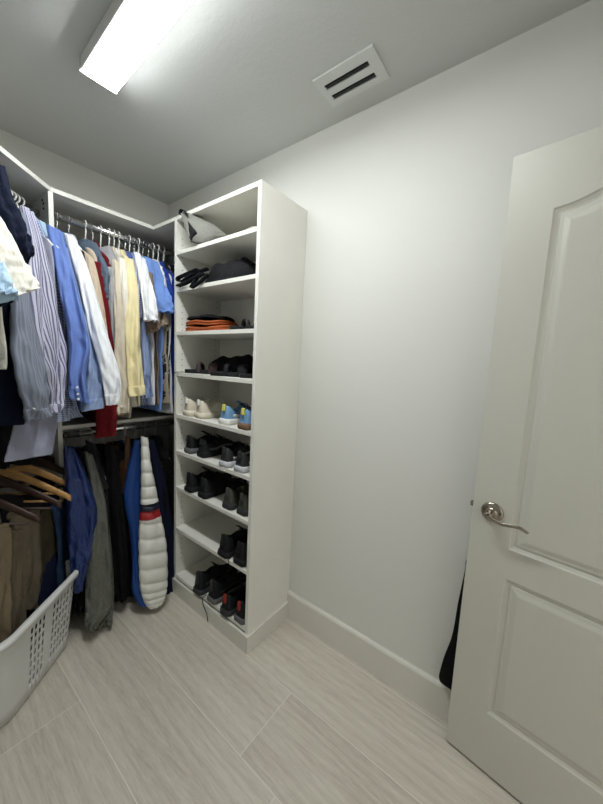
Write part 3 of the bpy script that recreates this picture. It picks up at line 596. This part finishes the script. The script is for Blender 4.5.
# ------------------------------------------------------------------ laundry basket
def basket():
    c1 = Vector((.545, 1.70, 0)); dl = Vector((-.745, -.667, 0)); dw = Vector((-.667, .745, 0)); HB = .375
    Lb, Wb = .54, .50; cen = c1+dl*Lb/2+dw*Wb/2-Vector((dl.x*.02, dl.y*.02, 0))
    e = empty('laundry_basket', cen); tag(e, 'white plastic laundry basket with slotted sides under the trousers', 'basket')
    def per(t, a, b, rr):       # rounded rectangle, t in 0..1
        segs = [(2*a-2*rr), PI*rr/2, (2*b-2*rr), PI*rr/2]*2; tot = sum(segs); x = (t % 1)*tot
        cs = [(a-rr, -(b-rr)), (a-rr, b-rr), (-(a-rr), b-rr), (-(a-rr), -(b-rr))]
        k = 0
        while x > segs[k]: x -= segs[k]; k += 1
        i = k//2
        if k % 2 == 0: 
            if i == 0: return (-(a-rr)+x, -b)
            if i == 1: return (a, -(b-rr)+x)
            if i == 2: return ((a-rr)-x, b)
            return (-a, (b-rr)-x)
        cx_, cy_ = cs[i]; th = -PI/2+PI/2*i+x/rr; return (cx_+rr*math.cos(th), cy_+rr*math.sin(th))
    NP = 800
    zs = [.004]; z = .06; slots = []
    while z < HB-.06: slots.append(len(zs)); zs += [z, z+.024]; z += .0375
    zs += [HB-.03, HB-.008]
    def P(i, z, off=0):
        f = z/HB; a = Lb/2*(.88+.12*f)+off-.012; b = Wb/2*(.86+.14*f)+off-.012; x, y = per(i/NP, a, b, .09)
        return cen+dl*x-dw*(-y)+ZV*(z+(.03*math.cos(2*PI*i/NP*2)*0))
    vs = [P(i, z) for z in zs for i in range(NP)]; fs = []
    for k in range(len(zs)-1):
        hole = k in slots
        for i in range(NP):
            m_ = (i-6) % 68
            if hole and m_ < 50 and m_ % 10 < 5 and not 110 < i < 235: continue
            fs.append((k*NP+i, k*NP+(i+1) % NP, (k+1)*NP+(i+1) % NP, (k+1)*NP+i))
    m = MB(); m.add(vs, fs); o = m.build('body', M['basket'], e, smooth=True)
    sd = o.modifiers.new('thick', 'SOLIDIFY'); sd.thickness = .0025
    m = MB(); m.rings([[P(i, .004) for i in range(0, NP, 8)], [P(i, .008, -.002) for i in range(0, NP, 8)]]); m.build('bottom', M['basket'], e)
    m = MB(); sec = [(0, -.014), (.004, -.004), (.010, 0), (.024, -.001), (.030, -.006), (.031, -.024), (.027, -.024), (.025, -.008), (.010, -.006), (.002, -.014)]
    rg = [[P(i, HB, 0)+((P(i, HB, .01)-P(i, HB, 0)).normalized())*(a-.008)+ZV*b for a, b in sec] for i in range(0, NP, 5)]
    rg.append(rg[0]); m.rings(rg, cap=False); m.build('rim', M['basket'], e, smooth=True)
basket()

# ------------------------------------------------------------------ shoes
def tab(T_, x):
    for (a, va), (b, vb) in zip(T_, T_[1:]):
        if x <= b: return va+(vb-va)*(x-a)/(b-a)
    return T_[-1][1]
WT = [(0, .022), (.02, .030), (.06, .034), (.15, .036), (.3, .034), (.45, .036), (.6, .043), (.72, .0465), (.85, .042), (.93, .032), (.98, .018), (1, .006)]
def shoe(name, loc, rot, label, group, cu, csole, clin, clace, L=.285, high=0, accent=None, cat='shoe', heel=None, wide=1.0, zoff=0):
    e = empty(name, loc); e.rotation_euler = (0, 0, rot); tag(e, label, cat, group)
    HTB = [(0, .092+high), (.05, .100+high), (.12, .094+high), (.25, .074+high*1.0), (.36, .084+high*.8), (.45, .088+high*.4), (.55, .078), (.7, .060), (.85, .050), (.95, .042), (1, .030)]
    zs = .024
    m = MB(); mi = []; NS, NUp = 56, 30; pts = []; mask = []
    for i in range(NS+1):
        s = i/NS; w = tab(WT, s)*wide; h = tab(HTB, s)
        for k in range(NUp+1):
            a = PI*k/NUp; y = w*math.copysign(abs(math.cos(a))**.75, math.cos(a)); sn = math.sin(a)**(.55 if s > .45 else .75)
            taper = 1-.15*sn*(1 if s < .5 else 1.2); y *= taper
            z = zs-.004+(h-zs)*sn; yn = y/max(w*.78, .004)
            d = ((s-.205)/.165)**2+(yn/.72)**2; inside = d < 1 and math.sin(a) > .5
            if inside: z -= (h-zs-.012)*min(1, (1-d)*3.2)
            x = L*s
            if s < .12: x -= .006*sn*(1-s/.12)*-1
            pts.append((x, y, z)); mask.append(d < .98 and math.sin(a) > .5)
    up_, li_ = [], []
    for i in range(NS):
        for k in range(NUp):
            f = (i*(NUp+1)+k, i*(NUp+1)+k+1, (i+1)*(NUp+1)+k+1, (i+1)*(NUp+1)+k)
            (li_ if all(mask[q] for q in f) else up_).append(f)
    up_.append(tuple(range(NUp+1)))
    def sub(fs, nm, mt, par):
        ids = sorted({q for f in fs for q in f}); mp = {q: i for i, q in enumerate(ids)}
        mm = MB(); mm.add([pts[q] for q in ids], [tuple(mp[q] for q in f) for f in fs]); return mm.build(nm, mt, par, smooth=True, world=False)
    up_o = sub(up_, 'upper', cu, e); sub(li_, 'lining', clin, e)
    def outline(off, z, inset=0):
        o = []
        n = 30
        for i in range(n+1): s = i/n; o.append((L*(s*(1+off*.06)-off*.02), (tab(WT, s)+.004*off)*wide*(1-inset), z))
        for i in range(n, -1, -1): s = i/n; o.append((L*(s*(1+off*.06)-off*.02), -(tab(WT, s)+.004*off)*wide*(1-inset), z))
        return o
    m = MB(); rg = []
    for off, z, ins in ((.6, .0, .12), (1.0, .004, 0), (1.3, .014, 0), (1.0, .026, 0), (.4, .030, .08)):
        rg.append([(x, y, z+.010*max(0, (x/L-.8)/.2)**2*(1 if z < .02 else .6)) for x, y, z in outline(off, z, ins)])
    m.rings(rg); m.build('sole', csole, e, smooth=True, world=False)
    m = MB(); rg = []
    for t in range(9):
        f = t/8; x = L*(.47-.13*f); z = tab(HTB, .47-.13*f)+.002+.026*f; w = .020+.004*f
        rg.append([(x+.0, -w, z-.004), (x+.002, 0, z+.003), (x+.0, w, z-.004), (x+.006, w*.9, z-.007), (x+.008, 0, z-.001), (x+.006, -w*.9, z-.007)])
    m.rings(rg); m.build('tongue', cu, e, smooth=True, world=False)
    if clace:
        m = MB()
        for k in range(5):
            s = .44+.055*k; hh = tab(HTB, s); w = tab(WT, s)*wide
            m.tube([(L*s+.003*(k % 2), w*.62*math.cos(PI*q/8)*.9, zs+(hh-zs)*(.86+.16*math.sin(PI*q/8))) for q in range(9)], .0022, 6)
        m.tube([(L*.44, .0, tab(HTB, .44)+.006), (L*.45, .02, tab(HTB, .44)+.012), (L*.47, .034, tab(HTB, .44)+.0), (L*.46, .02, tab(HTB, .44)+.002), (L*.45, 0, tab(HTB, .44)+.007), (L*.47, -.022, tab(HTB, .44)+.010), (L*.48, -.034, tab(HTB, .44)-.004)], .0018, 6)
        m.build('laces', clace, e, smooth=True, world=False)
    m = MB(); rg = []
    for t in range(7):
        f = t/6; z = .068+(.032+high)*f; w = .011-.003*f; x = -.003+.003*f
        rg.append([(x-.0045, w*math.cos(q), z) if False else (x-.004+.003*abs(q), w*q, z) for q in (-1, -.5, 0, .5, 1)]+[(x+.006, w, z), (x+.006, -w, z)])
    m.rings(rg); m.build('heel_tab', heel or cu, e, smooth=True, world=False)
    if accent:
        for sg in (-1, 1):
            m = MB(); rg = []
            for t in range(13):
                s = .12+.5*t/12; w = tab(WT, s)*wide; hh = tab(HTB, s); zc_ = zs+(hh-zs)*(.30+.28*(t/12)); 
                rg.append([(L*s, sg*(w*.985+.0015), zc_-.007), (L*s, sg*(w*.955+.0025), zc_+.006), (L*s, sg*(w*.90), zc_+.004), (L*s, sg*(w*.90), zc_-.006)])
            m.rings(rg); m.build('side_stripe', accent, e, smooth=True, world=False)
    return e
S = {k: fabric('shoe_'+k, c, rough=.7, wr=.25, spec=.3) for k, c in (('bone', (214, 206, 188)), ('blue', (116, 156, 196)), ('black', (20, 21, 24)), ('darkgrey', (48, 49, 50)), ('greygreen', (70, 72, 64)), ('palegrey', (190, 192, 196)), ('white', (225, 225, 220)),
     ('yellow', (222, 214, 96)), ('navy', (22, 28, 40)), ('gumbrown', (120, 96, 74)), ('midgrey', (96, 96, 98)), ('rust', (140, 48, 36)), ('mauve', (62, 48, 50)))}
GS = 'shoes in the shoe cabinet'
def put(y, shelf, x, rot, label, up__, so_, li='darkgrey', la='black', **k):
    z = SH[shelf]+T+.0006; nm = k.pop('name', 'sneaker')
    return shoe(nm, (x, y, z), rot, label, GS, S[up__], S[so_], S[li], S[la] if la else None, **k)
XS = XC+.016
put(1.555, 4, XS, -.12, 'bone white sneaker, farther left of the pair on its shelf', 'bone', 'bone', la='white', heel=S['white'])
put(1.452, 4, XS+.006, -.04, 'bone white sneaker, nearer right of the pair beside the blue ones', 'bone', 'bone', la='white', heel=S['white'])
put(1.235, 4, XS, .05, 'light blue running shoe with yellow heel, left of the pair', 'blue', 'white', li='navy', la='black', heel=S['yellow'], accent=S['white'])
put(1.090, 4, XS-.006, .03, 'light blue running shoe with yellow heel beside the cabinet side', 'blue', 'gumbrown', li='navy', la='black', heel=S['yellow'], accent=S['white'])
put(1.535, 5, XS, 0, 'black sneaker at the left of the shelf below the white sneakers', 'black', 'midgrey')
put(1.425, 5, XS+.006, -.05, 'black sneaker, second from left on the shelf below the white sneakers', 'black', 'black', accent=S['midgrey'])
put(1.215, 5, XS-.01, .04, 'black shoe with pale grey sole, left of the grey-soled pair', 'darkgrey', 'palegrey', accent=S['palegrey'])
put(1.105, 5, XS-.008, .08, 'black shoe with pale grey sole beside the cabinet side', 'darkgrey', 'palegrey', accent=S['palegrey'])
put(1.512, 6, XS-.012, 0, 'black shoe, left of the black pair on the third shelf up', 'black', 'black', high=.012)
put(1.392, 6, XS-.008, -.03, 'black shoe, right of the black pair on the third shelf up', 'black', 'black', high=.012)
put(1.195, 6, XS, .05, 'dark grey-green shoe, left of the pair on the third shelf up', 'greygreen', 'darkgrey', high=.01)
put(1.095, 6, XS+.006, .0, 'dark grey-green shoe beside the cabinet side on the third shelf up', 'greygreen', 'darkgrey', high=.01)
put(1.198, 7, XS-.02, .0, 'black high shoe, left of the lone pair on the second shelf up', 'black', 'black', high=.02, wide=1.1)
put(1.090, 7, XS-.01, .0, 'black high shoe, right of the lone pair on the second shelf up', 'black', 'black', high=.02, wide=1.1)
put(1.392, 8, XS-.03, .06, 'dark hiking shoe, leftmost on the bottom shelf', 'black', 'darkgrey', high=.03, accent=S['darkgrey'], heel=S['darkgrey'])
put(1.282, 8, XS-.02, .0, 'dark hiking shoe with grey sole, second from left on the bottom shelf', 'black', 'midgrey', high=.03, accent=S['darkgrey'], heel=S['darkgrey'])
put(1.165, 8, XS-.026, .0, 'black sneaker with rust red heel trim on the bottom shelf', 'black', 'darkgrey', high=.01, heel=S['rust'])
put(1.074, 8, XS-.012, .0, 'black sneaker with rust red trim, nearest the cabinet side, bottom shelf', 'black', 'midgrey', high=.01, heel=S['rust'])
# loose lace hanging over the plinth, belongs to the lone black pair shelf / bottom shelf
def cord(name, pts, r_, mat, label, cat='cord'):
    m = MB(); V = [Vector(p) for p in pts]; path = [cr(V, i/40) for i in range(41)]; m.tube(path, r_, 8); o = m.build(name, mat, smooth=True, loc=path[0]); tag(o, label, cat); return o
cord('shoelace', [(.99, 1.335, .125), (.968, 1.338, .118), (.962, 1.33, .09), (.964, 1.30, .05), (.962, 1.285, .012)], .0022, S['black'], 'loose black shoelace dangling over the cabinet plinth', 'shoelace')
cord('shoelace', [(1.0, 1.16, .4087), (.978, 1.15, .41), (.972, 1.135, .395), (.973, 1.12, .38)], .002, S['black'], 'short black lace end over the edge below the lone black pair', 'shoelace')
cord('cable', [(1.02, 1.585, 1.3155), (.985, 1.60, 1.316), (.972, 1.625, 1.31), (.972, 1.632, 1.28), (.974, 1.634, 1.22)], .002, S['darkgrey'], 'thin dark cord hanging over the left end of the shelf', 'cord')

# flat sandals
def sandal(loc, rot, label, cs, L=.27, w=.95, tilt=0):
    e = empty('sandal', loc); e.rotation_euler = (tilt, 0, rot); tag(e, label, 'sandal', 'sandals in the shoe cabinet')
    def ol(z, k): return [(L*i/24, tab(WT, i/24)*w*k, z) for i in range(25)]+[(L*i/24, -tab(WT, i/24)*w*k, z) for i in range(24, -1, -1)]
    m = MB(); m.rings([ol(0, .9), ol(.004, 1), ol(.016, 1), ol(.020, .96)]); m.build('sole', S['black'], e, smooth=True, world=False)
    for sm, ww in ((.62, .05), (.30, .022)):
        m = MB(); rg = []
        for k in range(17):
            a = PI*k/16; y = tab(WT, sm)*w*1.02*math.cos(a); z = .010+.05*math.sin(a)**.7
            rg.append([(L*sm-ww/2, y, z), (L*sm, y, z+.003), (L*sm+ww/2, y, z-.004), (L*sm+ww/2, y*.95, z-.008), (L*sm-ww/2, y*.95, z-.004)])
        m.rings(rg); m.build('strap', S[cs], e, smooth=True, world=False)
z4 = SH[3]+T+.0006; z3 = SH[2]+T+.0006
sandal((1.02, 1.585, z4), -1.05, 'dark leather sandal at the left front of the cord shelf', 'mauve')
sandal((1.10, 1.53, z4+.0), -.75, 'dark leather sandal behind the front left sandal', 'mauve', tilt=0)
sandal((1.00, 1.335, z4), -1.0, 'black sandal in the middle front of the cord shelf', 'black')
sandal((1.03, 1.16, z4), -.5, 'black sandal nearest the cabinet side on the cord shelf', 'darkgrey')
sandal((1.01, 1.21, z3), -.35, 'dark slipper, left of the two beside the orange cloths', 'darkgrey', L=.25)
sandal((1.02, 1.105, z3), -.2, 'dark slipper, right of the two beside the cabinet side', 'midgrey', L=.25)
# soft items
def heap(name, x0, x1, y0, y1, z0, h, mat, label, cat, seed=1, parts=None, lump=.35, nz=3, skew=0):
    rnd = random.Random(seed); ph = [rnd.uniform(0, 6) for _ in range(8)]
    cx, cy = (x0+x1)/2, (y0+y1)/2; ax, ay = (x1-x0)/2, (y1-y0)/2; e = empty(name, (cx, cy, z0)); tag(e, label, cat)
    m = MB(); rg = []; NR, NA = 22, 56
    for i in range(NR+1):
        f = i/NR; rr_ = math.sin(PI/2*min(1, f*1.0+.001)); zz = math.cos(PI/2*f)
        if i == NR: pass
        ring = []
        for k in range(NA):
            a = 2*PI*k/NA; wob = 1+.07*math.sin(3*a+ph[0])+.05*math.sin(5*a+ph[1]); c, s_ = math.cos(a), math.sin(a)
            x = ax*rr_*wob*math.copysign(abs(c)**.8, c); y = ay*rr_*wob*math.copysign(abs(s_)**.8, s_)
            top = h*(zz**.7)*(1+lump*(.5*math.sin(x*40+ph[2]+y*14)+.5*math.sin(y*33+ph[3])+.3*math.sin(x*70-y*60+ph[4])))*(1+skew*y/ay)
            ring.append((cx+x, cy+y, z0+max(.0, top)))
        rg.append(ring)
    rg.append([(p[0], p[1], z0) for p in rg[-1]])
    m.rings(rg); m.build('body', mat, e, smooth=True); return e
b_ = heap('fabric_bundle', 1.08, 1.26, 1.12, 1.52, z4+.0, .10, fabric('black_mesh_cloth', (16, 16, 18)), 'crumpled black cloth bundle behind the sandals', 'cloth', 3, lump=.15)
z2 = SH[1]+T+.0006
bk_ = heap('backpack', .995, 1.255, 1.13, 1.50, z2, .115, fabric('backpack_nylon', (13, 14, 18), .75, .8, spec=.2), 'black soft backpack lying on the second shelf from the top', 'backpack', 5, lump=.16, skew=-.15)
def ribbon(par, pts, w, t, mat, name='strap', axis=Vector((1, 0, 0))):
    V = [Vector(p) for p in pts]; m = MB(); rg = []
    for i in range(41):
        p = cr(V, i/40); tn = (cr(V, i/40+.02)-cr(V, i/40-.02)).normalized(); a = (axis-tn*axis.dot(tn)).normalized(); n_ = a.cross(tn)
        rg.append([p+a*w*c+n_*t*d for c, d in ((-1, -1), (1, -1), (1, 1), (-1, 1))])
    m.rings(rg); return m.build(name, mat, par, smooth=False)
SB = fabric('strap_webbing', (24, 25, 30), .7, .3)
ribbon(bk_, [(1.03, 1.42, z2+.085), (1.0, 1.50, z2+.06), (.985, 1.58, z2+.03), (.975, 1.60, z2+.045), (.99, 1.54, z2+.065), (1.0, 1.46, z2+.08)], .013, .003, SB)
ribbon(bk_, [(1.02, 1.46, z2+.06), (.985, 1.545, z2+.018), (.972, 1.59, z2+.006), (.975, 1.56, z2+.012), (.985, 1.48, z2+.03), (.99, 1.40, z2+.05)], .014, .003, SB)
ribbon(bk_, [(1.0, 1.44, z2+.06), (.985, 1.46, z2+.02), (.968, 1.465, z2-.012), (.965, 1.45, z2-.016), (.972, 1.40, z2+.005), (.99, 1.36, z2+.04)], .010, .003, SB)
m = MB(); m.rings([[(1.02+.004*q, 1.31+.05*math.cos(2*PI*k/24), z2+.05+.035*math.sin(2*PI*k/24)) for k in range(24)] for q in (0, 3)]); m.build('pocket', SB, bk_, smooth=False)
# folded orange cloths with a black one on top
zz = z3
for i, (c, hh, lab, y0, y1) in enumerate((('orange', .028, 'folded orange cloth, lowest of the stack', 1.31, 1.605), ('orange', .026, 'folded orange cloth under the black one', 1.34, 1.60))):
    m = MB(); rg = []; e = empty('folded_cloth', (1.1, 1.45, zz)); tag(e, lab, 'cloth', 'folded cloths in the shoe cabinet')
    def layer(z, ins, n=40):
        o_ = []
        for k in range(n):
            a = 2*PI*k/n; c_, s_ = math.cos(a), math.sin(a); x = 1.10+(.105-ins)*math.copysign(abs(c_)**.45, c_); y = (y0+y1)/2+((y1-y0)/2-ins)*math.copysign(abs(s_)**.45, s_)
            o_.append((x, y, z+.004*math.sin(y*30+i)*(1 if z > zz+.001 else 0)+(.006*math.sin(x*30) if z > zz+.001 else 0)))
        return o_
    lay = []
    for q_ in range(2):
        zb2 = zz+hh*q_/2; lay += [layer(zb2+.0002*q_, .006), layer(zb2+hh*.12, .001), layer(zb2+hh*.3, 0), layer(zb2+hh*.45, .004)]
    lay.append(layer(zz+hh, .02)); m.rings(lay); m.build('folds', C_['orange'], e, smooth=True); zz += hh+.007
e = heap('folded_cloth', .995, 1.20, 1.34, 1.615, zz, .022, C_['black'], 'thin black folded cloth on top of the orange ones', 'cloth', 9, lump=.2); e['group'] = 'folded cloths in the shoe cabinet'

# grey tote lying on the top shelf, mouth to the front left, and a beige item behind
z1 = SH[0]+T+.0006
tote = empty('tote_bag', (1.05, 1.45, z1)); tag(tote, 'grey fabric tote bag leaning out of the top shelf', 'bag')
Lp = [on_plane(x, y, Vector((1, 0, 0)), d) for x, y, d in ((181, 213, .955), (186, 213.5, .97), (196, 217, 1.02), (208, 224, 1.05), (218, 230, 1.08), (226, 235, 1.10))]
Rp = [on_plane(x, y, Vector((1, 0, 0)), d) for x, y, d in ((191, 242, .965), (197, 243.5, .98), (205, 242, 1.0), (212, 240, 1.03), (220, 238, 1.07), (227, 237.5, 1.10))]
Rp = [Vector((p.x, p.y, max(p.z, z1+.004))) for p in Rp]
build_loft(loft(Lp, Rp, [.014, .022, .030, .030, .022, .008], 77, amp=.003, hollow=False), 'body', C_['totegrey'], tote)
lin_ = MB(); c0 = [on_plane(x, y, Vector((1, 0, 0)), .955) for x, y in ((180.5, 214), (183.5, 213), (194, 232), (190.5, 240))]
lin_.rings([c0, [p+Vector((.02, 0, 0)) for p in c0]]); lin_.build('dark_edge', C_['charcoal'], tote)
tab_ = [on_plane(x, y, Vector((1, 0, 0)), .95) for x, y in ((180, 215), (181, 210.5), (184, 210.5), (187, 214))]
ribbon(tote, [(p.x, p.y, p.z) for p in tab_], .008, .002, C_['charcoal'], 'handle')
h1 = heap('folded_hat', 1.03, 1.22, 1.06, 1.29, z1, .045, fabric('beige_cap', (150, 144, 128)), 'beige and grey folded hat behind the grey tote', 'hat', 11, lump=.3)

# black bag hanging behind the door
bg = empty('garment_bag', (1.262, .15, .19)); tag(bg, 'narrow black bag hanging between the open door and the wall', 'bag')
L_e = [on_plane(x, y, Vector((1, 0, 0)), 1.262) for x, y in ((466, 560), (463, 577), (459, 600), (453, 635), (443, 658), (438, 674), (440, 681))]
R_e = [Vector((p.x, p.y-w_, p.z)) for p, w_ in zip(L_e, (.06, .10, .14, .18, .22, .25, .24))]
build_loft(loft(L_e, R_e, [.006, .008, .009, .010, .012, .013, .010], 5, amp=.0015, hollow=False), 'body', C_['black'], bg)
m = MB(); m.tube([L_e[0].lerp(R_e[0], .2), Vector((1.26, .085, .80)), Vector((1.258, .06, .93)), Vector((1.26, .03, .80)), L_e[0].lerp(R_e[0], .9)], .004, 8); m.build('strap', C_['black'], bg, smooth=True)

# ------------------------------------------------------------------ camera, world, view
cd = bpy.data.cameras.new('camera'); co_ = bpy.data.objects.new('camera', cd); COL.objects.link(co_)
Rm = Matrix((RT, UP, -fw)).transposed(); co_.matrix_world = Matrix.Translation(CAM) @ Rm.to_4x4()
cd.sensor_fit = 'HORIZONTAL'; cd.sensor_width = 36; cd.lens = FPX/603*36; cd.clip_start = .02
sc_ = bpy.context.scene; sc_.camera = co_
w = bpy.data.worlds.new('world'); sc_.world = w; w.use_nodes = True
w.node_tree.nodes['Background'].inputs[0].default_value = (1, .985, .92, 1); w.node_tree.nodes['Background'].inputs[1].default_value = .45
sc_.view_settings.view_transform = 'Standard'; sc_.view_settings.look = 'None'; sc_.view_settings.gamma = 1; sc_.view_settings.exposure = 1.47
sc_.view_settings.use_curve_mapping = False
